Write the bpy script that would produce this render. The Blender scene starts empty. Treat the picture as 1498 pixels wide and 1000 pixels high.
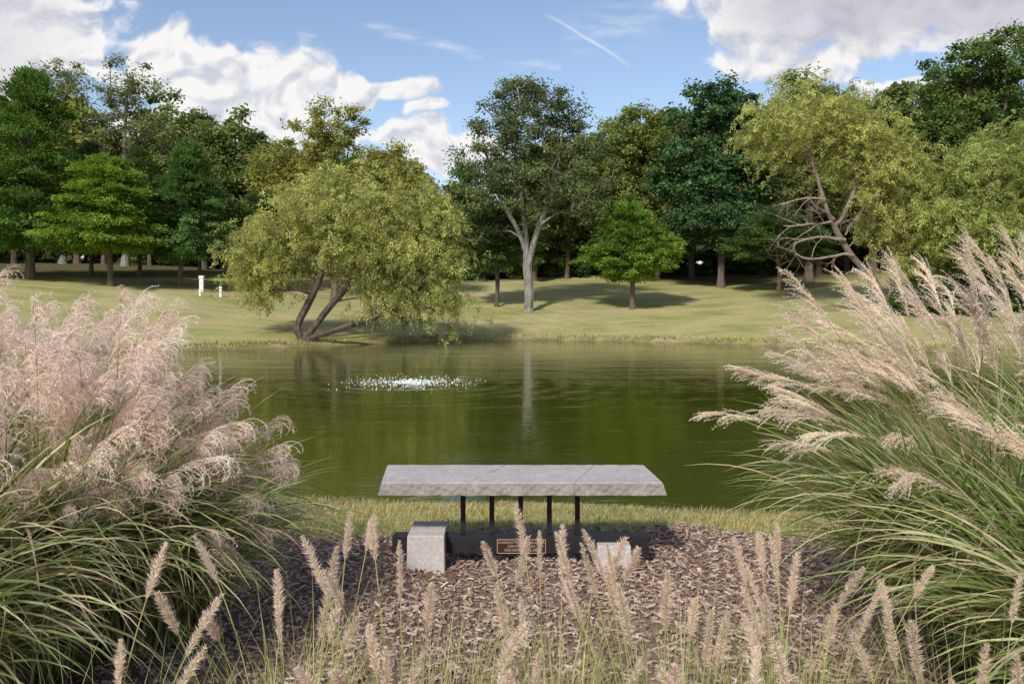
import bpy, math, numpy as np
from mathutils import Vector
sc=bpy.context.scene
sc.view_settings.view_transform='Standard'; sc.view_settings.look='None'; sc.view_settings.exposure=0
R=np.random.default_rng(11)

# ------------------------------------------------------------ node helpers
def newmat(name):
    m=bpy.data.materials.new(name); m.use_nodes=True
    nt=m.node_tree; nt.nodes.clear(); return m,nt
def N(nt,t,**kw):
    n=nt.nodes.new(t)
    for k,v in kw.items(): setattr(n,k,v)
    return n
def L(nt,a,b): nt.links.new(a,b)
def M(nt,op,a,b=None,c=None,clamp=False):
    n=nt.nodes.new('ShaderNodeMath'); n.operation=op; n.use_clamp=clamp
    for i,v in enumerate((a,b,c)):
        if v is None: continue
        if isinstance(v,(int,float)): n.inputs[i].default_value=v
        else: L(nt,v,n.inputs[i])
    return n.outputs[0]
def VM(nt,op,a,b=None):
    n=nt.nodes.new('ShaderNodeVectorMath'); n.operation=op
    for i,v in enumerate((a,b)):
        if v is None: continue
        if isinstance(v,(tuple,list)): n.inputs[i].default_value=v
        else: L(nt,v,n.inputs[i])
    return n.outputs['Value'] if op in('LENGTH','DOT_PRODUCT') else n.outputs[0]
def MIX(nt,f,a,b,blend='MIX'):
    n=nt.nodes.new('ShaderNodeMix'); n.data_type='RGBA'; n.blend_type=blend
    for s,v in ((n.inputs[0],f),(n.inputs[6],a),(n.inputs[7],b)):
        if isinstance(v,(int,float)): s.default_value=v
        elif isinstance(v,(tuple,list)): s.default_value=(*v[:3],1)
        else: L(nt,v,s)
    return n.outputs[2]
def RAMP(nt,f,stops):
    n=nt.nodes.new('ShaderNodeValToRGB'); cr=n.color_ramp
    while len(cr.elements)<len(stops): cr.elements.new(0.5)
    for e,(p,c) in zip(cr.elements,stops):
        e.position=p; e.color=(*c,1) if isinstance(c,tuple) else (c,c,c,1)
    L(nt,f,n.inputs[0]); return n.outputs[0]
def NOISE(nt,vec,scale,detail=4,rough=.55,dist=0,dim='3D'):
    n=nt.nodes.new('ShaderNodeTexNoise'); n.noise_dimensions=dim; n.inputs['Scale'].default_value=scale
    n.inputs['Detail'].default_value=detail; n.inputs['Roughness'].default_value=rough
    n.inputs['Distortion'].default_value=dist
    if vec is not None: L(nt,vec,n.inputs['Vector'])
    return n.outputs['Fac']
def MAP(nt,vec,scale=(1,1,1),loc=(0,0,0)):
    n=nt.nodes.new('ShaderNodeMapping'); n.inputs['Scale'].default_value=scale; n.inputs['Location'].default_value=loc
    L(nt,vec,n.inputs[0]); return n.outputs[0]
def OUT(nt,s): o=nt.nodes.new('ShaderNodeOutputMaterial'); L(nt,s,o.inputs[0])
def PR(nt,col,rough=.7,spec=.3,metal=0,normal=None):
    p=nt.nodes.new('ShaderNodeBsdfPrincipled')
    if isinstance(col,tuple): p.inputs['Base Color'].default_value=(*col,1)
    else: L(nt,col,p.inputs['Base Color'])
    if isinstance(rough,(int,float)): p.inputs['Roughness'].default_value=rough
    else: L(nt,rough,p.inputs['Roughness'])
    p.inputs['Specular IOR Level'].default_value=spec; p.inputs['Metallic'].default_value=metal
    if normal is not None: L(nt,normal,p.inputs['Normal'])
    return p.outputs[0]
def BUMP(nt,h,strength=.5,dist=.02):
    b=nt.nodes.new('ShaderNodeBump'); b.inputs['Strength'].default_value=strength; b.inputs['Distance'].default_value=dist
    L(nt,h,b.inputs['Height']); return b.outputs[0]
def leafmat(name,transl=.3,tint=(1.3,1.25,.8),gloss=False):
    # thin vegetation: diffuse on both sides plus light passing through
    m,nt=newmat(name)
    a=N(nt,'ShaderNodeAttribute',attribute_name='Col')
    if gloss: ps=PR(nt,a.outputs['Color'],.45,.3)
    else:
        p=N(nt,'ShaderNodeBsdfDiffuse'); L(nt,a.outputs['Color'],p.inputs[0]); ps=p.outputs[0]
    t=N(nt,'ShaderNodeBsdfTranslucent'); L(nt,MIX(nt,1,a.outputs['Color'],tint,'MULTIPLY'),t.inputs[0])
    mx=N(nt,'ShaderNodeMixShader'); mx.inputs[0].default_value=transl
    L(nt,ps,mx.inputs[1]); L(nt,t.outputs[0],mx.inputs[2]); OUT(nt,mx.outputs[0]); return m
MLEAF=leafmat('leaf_foliage',.38)
MBLADE=leafmat('grass_blade',.3,gloss=True)
MPLUME=leafmat('plume_fluff',.42,(1,.985,.95))
def barkmat():
    m,nt=newmat('tree_bark')
    a=N(nt,'ShaderNodeAttribute',attribute_name='Col'); tc=N(nt,'ShaderNodeTexCoord')
    n=NOISE(nt,MAP(nt,tc.outputs['Object'],(6,6,1.5)),2.2,5,.65)
    c=MIX(nt,1,a.outputs['Color'],RAMP(nt,n,[(.3,.45),(.7,1.35)]),'MULTIPLY')
    OUT(nt,PR(nt,c,.9,.1,0,BUMP(nt,n,.8,.05))); return m
MBARK=barkmat()

# ------------------------------------------------------------ mesh builder
class MB:
    def __init__(s): s.V=[];s.F=[];s.C=[];s.M=[];s.n=0
    def add(s,V,F,C,m=0):
        V=np.asarray(V,float).reshape(-1,3); F=np.asarray(F,int).reshape(-1,4)
        C=np.asarray(C,float)
        if C.ndim==1: C=np.tile(C,(len(V),1))
        s.V.append(V); s.F.append(F+s.n); s.C.append(C); s.M.append(np.full(len(F),m)); s.n+=len(V)
    def build(s,name,mats,loc=(0,0,0),smooth=False,link=True):
        V=np.concatenate(s.V)-np.array(loc); F=np.concatenate(s.F); C=np.concatenate(s.C); Mi=np.concatenate(s.M)
        me=bpy.data.meshes.new(name); me.vertices.add(len(V)); me.vertices.foreach_set('co',V.astype(np.float32).ravel())
        me.loops.add(F.size); me.loops.foreach_set('vertex_index',F.astype(np.int32).ravel())
        me.polygons.add(len(F)); me.polygons.foreach_set('loop_start',np.arange(0,F.size,4,dtype=np.int32))
        me.polygons.foreach_set('loop_total',np.full(len(F),4,np.int32))
        for m in mats: me.materials.append(m)
        me.polygons.foreach_set('material_index',Mi.astype(np.int32))
        me.polygons.foreach_set('use_smooth',np.full(len(F),smooth))
        at=me.color_attributes.new('Col','FLOAT_COLOR','POINT')
        at.data.foreach_set('color',np.concatenate([np.clip(C,0,1),np.ones((len(C),1))],1).astype(np.float32).ravel())
        me.update(); me.validate()
        if not link: return me
        o=bpy.data.objects.new(name,me); o.location=loc; sc.collection.objects.link(o); return o
def nrm(a): return a/np.maximum(np.linalg.norm(a,axis=-1,keepdims=True),1e-9)
def tubes(mb,P0,P1,R0,R1,C,m=0,k=6):
    P0=np.asarray(P0);P1=np.asarray(P1); n=len(P0); d=nrm(P1-P0)
    ref=np.where(np.abs(d[:,2:3])>.8,np.array([[1.,0,0]]),np.array([[0,0,1.]]))
    a=nrm(np.cross(d,ref)); b=np.cross(d,a)
    th=np.linspace(0,2*np.pi,k,endpoint=False)
    ring=a[:,None]*np.cos(th)[None,:,None]+b[:,None]*np.sin(th)[None,:,None]
    V=np.concatenate([P0[:,None]+ring*np.asarray(R0)[:,None,None],P1[:,None]+ring*np.asarray(R1)[:,None,None]],1)
    i=np.arange(k);j=(i+1)%k
    f=np.stack([i,j,j+k,i+k],1)[None]+np.arange(n)[:,None,None]*2*k
    C=np.asarray(C,float)
    if C.ndim==2: C=np.repeat(C,2*k,0)
    mb.add(V.reshape(-1,3),f.reshape(-1,4),C,m)
def ribbons(mb,P,S,W,C,m=0):
    n,q,_=P.shape; W=np.broadcast_to(W,(n,q))
    V=np.stack([P-S*W[...,None]/2,P+S*W[...,None]/2],2)
    k=np.arange(q-1); f=np.stack([2*k,2*k+1,2*k+3,2*k+2],1)[None]+np.arange(n)[:,None,None]*2*q
    C=np.asarray(C,float)
    if C.ndim==2: C=np.repeat(C,2*q,0)
    elif C.ndim==3: C=np.repeat(C.reshape(-1,3),2,0)
    mb.add(V.reshape(-1,3),f.reshape(-1,4),C,m)
def leaves(mb,c,A,B,Ln,W,C,m=0):
    n=len(c); Ln=np.broadcast_to(Ln,n)[:,None]; W=np.broadcast_to(W,n)[:,None]
    V=np.stack([c-A*Ln/2,c+B*W/2,c+A*Ln/2,c-B*W/2],1)
    mb.add(V.reshape(-1,3),np.arange(4*n).reshape(n,4),np.repeat(C,4,0),m)

# ------------------------------------------------------------ terrain
CAMZ=1.45; WATER=-0.25
pts=np.array([(-16,15),(-10,9.8),(-5,7.8),(-2,6.95),(.5,6.6),(3,6.5),(6,7),(10,9),(14,14),(16,20),(14.5,26),(11,29.6),(7,32),(3,34),(-1.7,34.4),(-4.3,32.4),(-7.5,29.6),(-10,27.6),(-14,26),(-17.5,21)],float)
def cr(p,k=10):
    o=[];n=len(p)
    for i in range(n):
        a,b,c,d=p[i-1],p[i],p[(i+1)%n],p[(i+2)%n]
        for t in np.linspace(0,1,k,endpoint=False):
            o.append(.5*((2*b)+(c-a)*t+(2*a-5*b+4*c-d)*t*t+(-a+3*b-3*c+d)*t**3))
    return np.array(o)
poly=cr(pts)
def sdist(x,y):
    x=np.asarray(x,float).ravel(); y=np.asarray(y,float).ravel()
    best=np.full(x.shape,1e18); ins=np.zeros(x.shape,bool)
    for i in range(len(poly)):
        a=poly[i-1];b=poly[i];e=b-a
        t=np.clip(((x-a[0])*e[0]+(y-a[1])*e[1])/(e@e),0,1)
        best=np.minimum(best,(x-a[0]-t*e[0])**2+(y-a[1]-t*e[1])**2)
        c=((a[1]>y)!=(b[1]>y))
        with np.errstate(all='ignore'): ins^=c&(x<(b[0]-a[0])*(y-a[1])/((b[1]-a[1]) if b[1]!=a[1] else 1e-9)+a[0])
    return np.where(ins,-np.sqrt(best),np.sqrt(best))
def ss(t): t=np.clip(t,0,1); return t*t*(3-2*t)
def tz(x,y,s=None):
    x=np.asarray(x,float);y=np.asarray(y,float);sh=x.shape
    if s is None: s=sdist(x,y)
    x=x.ravel();y=y.ravel()
    s=s+.08*np.sin(x*2.1+1)+.06*np.sin(x*4.7+y*3)+.05*np.sin(y*2.9)
    near=.25*ss(s/1.3)
    sp=np.maximum(s,0)
    far=.12*ss(sp/.35)+.132*np.minimum(sp,25)+4*(1-np.exp(-np.maximum(sp-25,0)/35))
    far=far+.10*np.sin(x*.23+1.)*ss(sp/8)+.07*np.sin(y*.4+x*.11)*ss(sp/8)
    w=ss((y-8)/12)
    z=WATER+np.where(s<0,np.maximum(.35*s,-1.5),near*(1-w)+far*w)
    z=z+(.012*np.sin(x*5+y*3)+.010*np.sin(x*11-y*7))*(s>0)*ss(s/2)
    return z.reshape(sh)
def zt(x,y): return float(tz(np.array([x]),np.array([y]))[0])
xs=np.unique(np.concatenate([np.arange(-4,4,.1),np.arange(-45,45.1,.5),-np.geomspace(45,3000,22),np.geomspace(45,3000,22)]).round(3))
ys=np.unique(np.concatenate([np.arange(-1,8,.1),np.arange(8,80,.4),-np.geomspace(1,3000,20),np.geomspace(80,3000,22)]).round(3))
X,Y=np.meshgrid(xs,ys); S=sdist(X,Y); Z=tz(X,Y,S)
def medge(x): return 5.02+.09*np.sin(x*1.9+.5)+.04*np.sin(x*7)-.10*np.maximum(np.abs(x)-1.5,0)
mul=ss((medge(X.ravel())-Y.ravel())/.12+.5)*(Y.ravel()>-6)*(np.abs(X.ravel())<9)
fl=ss((S-21-3*np.sin(X.ravel()*.3))/5)*(Y.ravel()>20)
shore=ss(1-(Z.ravel()-WATER-.02)/.12)
mb=MB(); nx=len(xs)
i,j=np.meshgrid(np.arange(nx-1),np.arange(len(ys)-1)); q=(j*nx+i).ravel()
mb.add(np.stack([X.ravel(),Y.ravel(),Z.ravel()],1),np.stack([q,q+1,q+nx+1,q+nx],1),np.stack([mul,fl,shore],1))
m,nt=newmat('lawn_and_mulch_ground')
at=N(nt,'ShaderNodeAttribute',attribute_name='Col'); sep=N(nt,'ShaderNodeSeparateColor'); L(nt,at.outputs['Color'],sep.inputs[0])
tc=N(nt,'ShaderNodeTexCoord'); ob=tc.outputs['Object']
n1=NOISE(nt,ob,.35,4,.6); n2=NOISE(nt,MAP(nt,ob,(.35,2.2,1)),.5,4,.6); n3=NOISE(nt,ob,14,3,.7); n4=NOISE(nt,ob,60,3,.7)
g=MIX(nt,RAMP(nt,n1,[(.35,0.),(.65,1.)]),(.265,.285,.085),(.44,.415,.17))
g=MIX(nt,M(nt,'MULTIPLY',RAMP(nt,n2,[(.45,0.),(.60,1.)]),.75),g,(.50,.39,.23))
g=MIX(nt,1,g,RAMP(nt,n3,[(.25,.62),(.75,1.35)]),'MULTIPLY'); g=MIX(nt,.6,g,RAMP(nt,n4,[(.3,.5),(.7,1.4)]),'MULTIPLY')
mc=MIX(nt,RAMP(nt,n4,[(.35,0.),(.65,1.)]),(.15,.092,.07),(.27,.18,.14))
fc=MIX(nt,n3,(.07,.07,.03),(.16,.14,.065))
c=MIX(nt,sep.outputs[1],g,fc); c=MIX(nt,M(nt,'MULTIPLY',sep.outputs[2],.85),c,(.17,.12,.075)); c=MIX(nt,sep.outputs[0],c,mc)
OUT(nt,PR(nt,c,.95,.1,0,BUMP(nt,M(nt,'ADD',n3,n4),.6,.03)))
mb.build('ground',[m],smooth=True)

# ------------------------------------------------------------ water
m,nt=newmat('pond_water'); tc=N(nt,'ShaderNodeTexCoord'); ob=tc.outputs['Object']
w1=NOISE(nt,MAP(nt,ob,(1,2.4,1)),2.2,4,.55,.4); w2=NOISE(nt,MAP(nt,ob,(1,3.5,1)),.35,3,.5); w3=NOISE(nt,MAP(nt,ob,(1,2,1)),11,2,.5)
dd=VM(nt,'LENGTH',VM(nt,'SUBTRACT',ob,(-2.1,16.6,0)))
rg=M(nt,'MULTIPLY',M(nt,'SINE',M(nt,'ADD',M(nt,'MULTIPLY',dd,11),M(nt,'MULTIPLY',w1,6))),M(nt,'DIVIDE',.25,M(nt,'ADD',dd,.8)))
h=M(nt,'ADD',M(nt,'MULTIPLY',w1,.6),M(nt,'ADD',M(nt,'MULTIPLY',w3,.16),rg))
patch=RAMP(nt,w2,[(.35,.35),(.7,1.)])
col=MIX(nt,w2,(.044,.052,.004),(.068,.075,.009))
p=N(nt,'ShaderNodeBsdfPrincipled'); L(nt,col,p.inputs['Base Color']); p.inputs['Roughness'].default_value=.03; p.inputs['IOR'].default_value=1.45
L(nt,BUMP(nt,M(nt,'MULTIPLY',h,patch),.34,.034),p.inputs['Normal']); OUT(nt,p.outputs[0])
mb=MB(); mb.add([(-22,5.9,WATER),(22,5.9,WATER),(22,37,WATER),(-22,37,WATER)],[[0,1,2,3]],(1,1,1)); mb.build('pond_water',[m])

# ------------------------------------------------------------ aerator fountain: low boil with flung droplets
m,nt=newmat('splash_white'); pz=N(nt,'ShaderNodeBsdfDiffuse'); pz.inputs[0].default_value=(.8,.82,.79,1); OUT(nt,pz.outputs[0])
mb=MB(); cx,cy=-2.1,16.6
def droplets(C,r,fl=1.0):
    n=len(C); o=np.array([(-1,-1,-fl),(1,-1,-fl),(1,1,-fl),(-1,1,-fl),(-.6,-.6,fl),(.6,-.6,fl),(.6,.6,fl),(-.6,.6,fl)],float)*.8
    V=C[:,None]+o[None]*r[:,None,None]; f=np.array([[3,2,1,0],[4,5,6,7],[0,1,5,4],[1,2,6,5],[2,3,7,6],[3,0,4,7]])
    mb.add(V.reshape(-1,3),(f[None]+np.arange(n)[:,None,None]*8).reshape(-1,4),(1,1,1))
n=560; a=R.uniform(0,2*np.pi,n); rr=np.abs(R.normal(0,.30,n)); rr[:300]=R.normal(1.0,.33,300)
zz_=np.where(rr<.6,R.random(n)**1.5*.08*np.exp(-(rr/.35)**2)+.006,R.random(n)**3*.05+.006)
droplets(np.stack([cx+rr*np.cos(a),cy+rr*np.sin(a),WATER+zz_],1),R.uniform(.004,.011,n))
n=190; a=R.uniform(0,2*np.pi,n); rr=np.abs(R.normal(0,.34,n)); droplets(np.stack([cx+rr*np.cos(a)*1.4,cy+rr*np.sin(a),np.full(n,WATER+.006)],1),R.uniform(.010,.034,n),.15)
mb.build('pond_fountain',[m])

# ------------------------------------------------------------ trees
def sample_lobes(lobes,n,rng,shell=.42,sep=.45):
    lb=np.array(lobes,float); w=(lb[:,3]*lb[:,4]*lb[:,5])**.75; w/=w.sum()
    out=[]; tries=0
    while len(out)<n and tries<n*14:
        tries+=1; l=lb[rng.choice(len(lb),p=w)]
        d=rng.normal(size=3); d/=np.linalg.norm(d); r=rng.random()**shell
        if d[2]<-.3 and rng.random()<.5: continue
        p=l[:3]+d*l[3:6]*r*rng.uniform(.85,1.1)
        if out and np.min(np.sum((np.array(out)-p)**2,1))<sep**2: continue
        out.append(p)
    return np.array(out)
def sample_cone(x,y,z0,z1,rad,n,rng,pw=.8):
    out=[]
    for _ in range(n):
        t=rng.random()**1.35; a=rng.uniform(0,2*np.pi)
        prof=(1-t)**pw*(1 if t>.12 else .72+.28*t/.12)
        lay=.82+.2*math.sin(t*34+a*1.0)+.1*math.sin(a*3+t*9)
        r=rad*prof*lay*rng.random()**.35
        out.append((x+r*math.cos(a),y+r*math.sin(a),z0+(z1-z0)*t+.05*r))
    return np.array(out)
def cr_open(p,k=5):
    if len(p)<2: return p
    e=np.concatenate([[2*p[0]-p[1]],p,[2*p[-1]-p[-2]]]); o=[]
    for i in range(1,len(e)-2):
        a,b,c,d=e[i-1],e[i],e[i+1],e[i+2]
        for t in np.linspace(0,1,k,endpoint=False): o.append(.5*((2*b)+(c-a)*t+(2*a-5*b+4*c-d)*t*t+(-a+3*b-3*c+d)*t**3))
    o.append(p[-1]); return np.array(o)
def skeleton(trunks,cl,rng,fb=.35,up=.18):
    nodes=[];par=[];ok=[];
    for ti,tr in enumerate(trunks):
        tr=cr_open(np.array(tr,float),5)
        if ti>0:
            arr=np.array(nodes); j=int(np.argmin(np.linalg.norm(arr-tr[0],axis=1)))
        for k,p in enumerate(tr):
            if ti>0 and k==0: prev=j; continue
            nodes.append(p); par.append((-1 if k==0 else len(nodes)-2) if (ti==0 or k>1) else prev); ok.append(k>=fb*len(tr))
    tn=np.array(nodes); dist=[np.min(np.linalg.norm(tn-c,axis=1)) for c in cl]
    tips=[]
    for c in np.argsort(dist):
        p=cl[c]; arr=np.array(nodes); d=np.linalg.norm(arr-p,axis=1)
        cost=d+1.3*np.maximum(0,arr[:,2]-p[2]+.35*d)+np.where(ok,0,50)
        j=int(np.argmin(cost)); D=d[j]; k=max(2,int(D/.55)); a=arr[j]
        ctl=a+(p-a)*.5+np.array([0,0,up*D])+rng.normal(0,.08*D,3); prev=j
        for s_ in range(1,k+1):
            t=s_/k; q=(1-t)**2*a+2*t*(1-t)*ctl+t*t*p
            if s_<k: q=q+rng.normal(0,.03*D/k+.01,3)
            nodes.append(q);par.append(prev);ok.append(True);prev=len(nodes)-1
        tips.append(prev)
    cnt=np.zeros(len(nodes)); cnt[tips]=1
    for k in range(len(nodes)-1,-1,-1):
        if par[k]>=0: cnt[par[k]]+=cnt[k]
    return np.array(nodes),np.array(par),np.maximum(cnt,1)
GF=2.25
def leafcol(base,n,rng,cv,lv=.16,yel=.12):
    b=np.array(base)[None]*GF*cv[:,None]*rng.normal(1,lv,(n,1)).clip(.5,1.6)
    y=rng.random((n,1))*yel; return b*np.concatenate([1+y*1.0,1+y*.4,1-y*.8],1)
def tree(name,trunks,cl,col,seed,rc=.6,flat=.6,lpc=170,ls=(.17,.09),style='broad',bark=(.12,.10,.08),R0=.25,fb=.35,yel=.2,link=True,clv=.22,up=.18,droop=.8,grav=.2):
    rng=np.random.default_rng(seed); mb=MB()
    nd,par,cnt=skeleton(trunks,cl,rng,fb,up)
    rad=np.maximum(R0*(cnt/cnt.max())**.55,.010)
    e=np.where(par>=0)[0]
    r1=rad[e]; r0=np.minimum(rad[par[e]],r1*1.35+.01)
    tubes(mb,nd[par[e]],nd[e],r0,r1,np.array(bark)[None]*rng.normal(1,.1,(len(e),1)),1,7)
    b=np.array(trunks[0][0],float); b2=nd[1]; tubes(mb,[b-np.array([0,0,.3])],[b+(b2-b)*.9],[R0*1.55],[R0*1.02],[bark],1,9)
    nc=len(cl); cen=cl.mean(0)
    cvar=rng.normal(1,clv,nc).clip(.5,1.6); sz=rng.uniform(.6,1.35,nc)*rc
    if style=='willow':
        ns=max(1,lpc//20); idx=np.repeat(np.arange(nc),ns); n=len(idx); q=11
        a=rng.uniform(0,2*np.pi,n); st=cl[idx]+rng.normal(0,1,(n,3))*sz[idx,None]*np.array([.6,.6,.45])
        out=nrm(st-cen); d=nrm(np.stack([np.cos(a),np.sin(a),rng.uniform(-.3,1.0,n)],1)+out*.6)
        Ls=rng.uniform(.3,droop,n)*rng.uniform(.6,1.2,n); P=[st]
        for k in range(q-1):
            d=nrm(d+np.array([0,0,-grav])+rng.normal(0,.07,(n,3))); P.append(P[-1]+d*(Ls/q)[:,None])
        P=np.stack(P,1); T=nrm(np.gradient(P,axis=1))
        reps=3; pp=np.repeat(P.reshape(-1,3),reps,0)+rng.normal(0,.06,(n*q*reps,3)); tt=np.repeat(T.reshape(-1,3),reps,0); nn=len(pp)
        A=nrm(tt+rng.normal(0,.7,(nn,3))); B=nrm(np.cross(A,rng.normal(size=(nn,3))))
        cv=np.repeat(np.repeat(cvar[idx]*rng.normal(1,.12,n),q),reps)
        leaves(mb,pp,A,B,rng.uniform(.7,1.3,nn)*ls[0],ls[1],leafcol(col,nn,rng,cv,.15,yel),0)
    else:
        idx=np.repeat(np.arange(nc),lpc); n=len(idx)
        g=rng.normal(0,1,(n,3)); g=g/np.maximum(np.linalg.norm(g,axis=1,keepdims=True),.01)*(rng.random((n,1))**.45)
        g*=1+.25*rng.normal(size=(n,1))
        off=g*sz[idx,None]*np.array([1,1,flat])
        out=cl[idx]-cen; out[:,2]*=.4; out=nrm(out)
        if style=='conifer':
            h=np.linalg.norm(off[:,:2],axis=1); off+=out*(sz[idx]*.5*rng.random(n))[:,None]; off[:,2]-=.25*h
            A=nrm(out*.9+nrm(off)*.8+rng.normal(0,.45,(n,3))+np.array([0,0,-.15])); nn_=nrm(np.array([0,0,1.])+rng.normal(0,.5,(n,3)))
            B=nrm(np.cross(A,nn_))
        else:
            nn_=nrm(rng.normal(0,.6,(n,3))+np.array([0,0,.75])+nrm(off+out*.3)*.5); A=nrm(np.cross(nn_,rng.normal(size=(n,3)))); B=np.cross(nn_,A)
        leaves(mb,cl[idx]+off,A,B,rng.uniform(.65,1.35,n)*ls[0],rng.uniform(.7,1.3,n)*ls[1],leafcol(col,n,rng,cvar[idx],.16,yel),0)
    base=trunks[0][0]
    return mb.build(name,[MLEAF,MBARK],tuple(base),link=link)
GREY=(.28,.255,.23); BRN=(.16,.125,.095)
YG=(.168,.185,.072); OL=(.112,.126,.046); DG=(.036,.066,.022); BG=(.074,.125,.024); BLG=(.040,.074,.032); MG=(.056,.088,.024); GG=(.060,.078,.036)

b=(-7.95,30.3,zt(-7.95,30.3)-.05); rg_=np.random.default_rng(1)
cl=sample_lobes([(-6.9,31,4.3,3.1,2.6,1.7),(-9.5,31,3.1,1.8,1.8,1.6),(-6.9,31,5.3,2.3,1.9,1.1),(-4.0,30.6,3.1,2.1,2.0,2.0),(-3.5,30.6,4.7,1.6,1.5,1.2),(-2.9,30.3,1.3,1.1,.9,1.4),(-5.6,30.8,2.9,1.7,1.7,1.0),(-10,31,2.1,.9,1,.7),(-4.2,30.4,1.4,1.4,1,.8)],420,rg_,.5,.27)
tree('willow_tree',[[b,(-8.15,30.3,.5),(-7.7,30.4,1.5),(-7.3,30.6,2.6),(-7.3,30.8,4.0)],[b,(-7.6,30.3,.35),(-7.0,30.5,1.2),(-6.2,30.7,2.2),(-5.6,30.8,3.4)],[b,(-7.3,30.2,.15),(-6.1,30.2,.55),(-4.9,30.3,1.0),(-4.0,30.4,1.8)]],cl,YG,2,.62,lpc=200,ls=(.12,.038),style='willow',bark=(.11,.09,.07),R0=.24,fb=.5,yel=.2,droop=.8,grav=.18,clv=.26)

def spread(name,x,y,top,lob,n,col,seed,trunkr=.22,**kw):
    z=zt(x,y); rg=np.random.default_rng(seed); cl=sample_lobes(lob,n,rg,.45,kw.pop('sep',.45))
    tr=kw.pop('trunks',None) or [[(x,y,z),(x+.05,y,z+(top-z)*.25),(x-.1,y,z+(top-z)*.5),(x+.1,y,z+(top-z)*.82)]]
    return tree(name,tr,cl,col,seed+1,R0=trunkr,**kw)
spread('hackberry_tree',-10.0,45,13.2,[(-10.2,45,10.6,2.1,2.0,2.4),(-12.5,45,8.6,2.2,2,2),(-7.4,45,8.6,2.0,2,1.9),(-10,45,7,3.4,2.6,2.2),(-5.8,45,7.8,1.8,1.6,1.7)],210,OL,21,.26,lpc=130,ls=(.2,.10),rc=.6,bark=BRN,yel=.4)
x,y=.87,42.; z=zt(x,y)
cl=sample_lobes([(.9,42,10.6,3.1,2.6,2.5),(-1.2,42,8.4,2.4,2.2,2.8),(3.2,42,8.6,2.3,2.2,2.8),(1,42,12.2,1.9,1.8,1.0),(-1.9,42,5.7,1.5,1.5,1.4),(3.9,42,6.2,1.5,1.5,1.7),(1,42,7.2,2.8,2.4,1.8)],270,np.random.default_rng(31),.4,.42)
tree('silver_maple_tree',[[(x,y,z),(.9,42,2.0),(.78,42,3.6),(.7,42,5.4),(.25,42,8.4),(.1,42,11.5)],[(.82,42,3.2),(1.3,41.9,5.0),(2.2,41.8,7.4),(2.6,41.8,10)],[(.8,42,3.8),(.3,41.9,5.2),(-.8,41.9,7.2),(-1.4,41.8,9.4)]],cl,GG,32,.6,lpc=140,ls=(.18,.09),bark=GREY,R0=.25,fb=.35,yel=.15)
spread('cedar_tree',-.85,44,7,[(-.9,44,4.7,2.0,1.8,1.7),(-1.6,44,5.4,1.4,1.3,1.3),(.3,44,4.9,1.5,1.3,1.4)],130,DG,41,.12,lpc=170,ls=(.15,.07),style='conifer',flat=.4,rc=.5)
x,y=6.35,42.; z=zt(x,y)
cl=sample_lobes([(6.35,42,3.7,2.3,2.1,1.3),(6.2,42,5.1,1.7,1.6,1.2),(7.3,42,4.4,1.5,1.5,1.2),(5.2,42,4.2,1.3,1.4,1.1),(6.3,42,6.1,.8,.8,.7)],300,np.random.default_rng(51),.4,.25)
tree('bald_cypress_tree',[[(x,y,z),(x,y,z+2),(x+.05,y,z+4),(x,y,6.4)]],cl,BG,52,.40,.4,165,(.16,.065),'conifer',BRN,.13,.3,clv=.3)
spread('maple_tree',13.1,50,15,[(12.4,50,12.6,2.7,2.5,2.9),(11.2,50,9.2,2.6,2.4,2.6),(14.2,50,9.6,2.5,2.4,2.8),(12.6,50,6.6,3.0,2.6,1.9),(10.8,50,6.2,1.8,1.8,1.3),(14.2,50,13.4,1.6,1.6,1.6)],300,BLG,61,.22,lpc=150,ls=(.23,.16),rc=.70,bark=BRN,yel=.08,clv=.3)
spread('cedar_tree',15.4,46,6.9,[(15.4,46,5.1,2.4,2.1,1.2),(13.9,46,4.7,1.4,1.4,.9),(17,46,4.7,1.5,1.5,1.0),(15.4,46,6.1,1.4,1.3,.8)],190,(.040,.070,.022),71,.13,lpc=170,ls=(.16,.07),style='conifer',flat=.4,rc=.5,bark=(.26,.19,.14))
spread('elm_tree',8.3,55,15.5,[(8.3,55,12.4,3,2.6,2.8),(6.2,55,9.3,2.4,2,2.6),(10,55,9.4,2.6,2,2.8),(8,55,7.2,3.4,2.4,2.2)],230,(.095,.122,.038),81,.25,lpc=130,ls=(.24,.13),rc=.75,bark=BRN)
spread('ash_tree',-31,55,18,[(-31,55,15.3,2.3,2,2.6),(-33.5,55,12.2,2.6,2,2.6),(-29.3,55,12,2,2,2.6),(-31,55,9,4,3,2.6)],210,(.088,.104,.050),91,.25,lpc=85,ls=(.22,.11),rc=.7,bark=GREY)
spread('ash_tree',-26.2,54,18,[(-26.2,54,15.4,2.0,2,2.8),(-27.4,54,12.2,2,2,2.6),(-24.3,54,12,2,2,2.4),(-26,54,9,3.4,3,2.6)],200,(.084,.102,.048),101,.25,lpc=85,ls=(.22,.11),rc=.7,bark=GREY)
spread('oak_tree',-21.3,55,15,[(-21.3,55,12.2,2.7,2,2.7),(-23,55,9.4,2.4,2,2.4),(-18.8,55,9.8,2.6,2,2.4),(-16,55,9.8,2.4,2,2.2),(-20,55,7,4,2.6,2)],260,(.078,.102,.038),111,.27,lpc=130,ls=(.24,.13),rc=.75,bark=BRN)
x,y=-25.4,42.; z=zt(x,y)
tree('cypress_tree',[[(x,y,z),(x,y,z+4),(x,y,z+8),(x,y,13)]],sample_cone(x,y,z+1.8,13.4,4.1,430,np.random.default_rng(121),.62),(.050,.092,.022),122,.62,.35,160,(.2,.075),'conifer',BRN,.22,.15,clv=.3)
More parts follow.
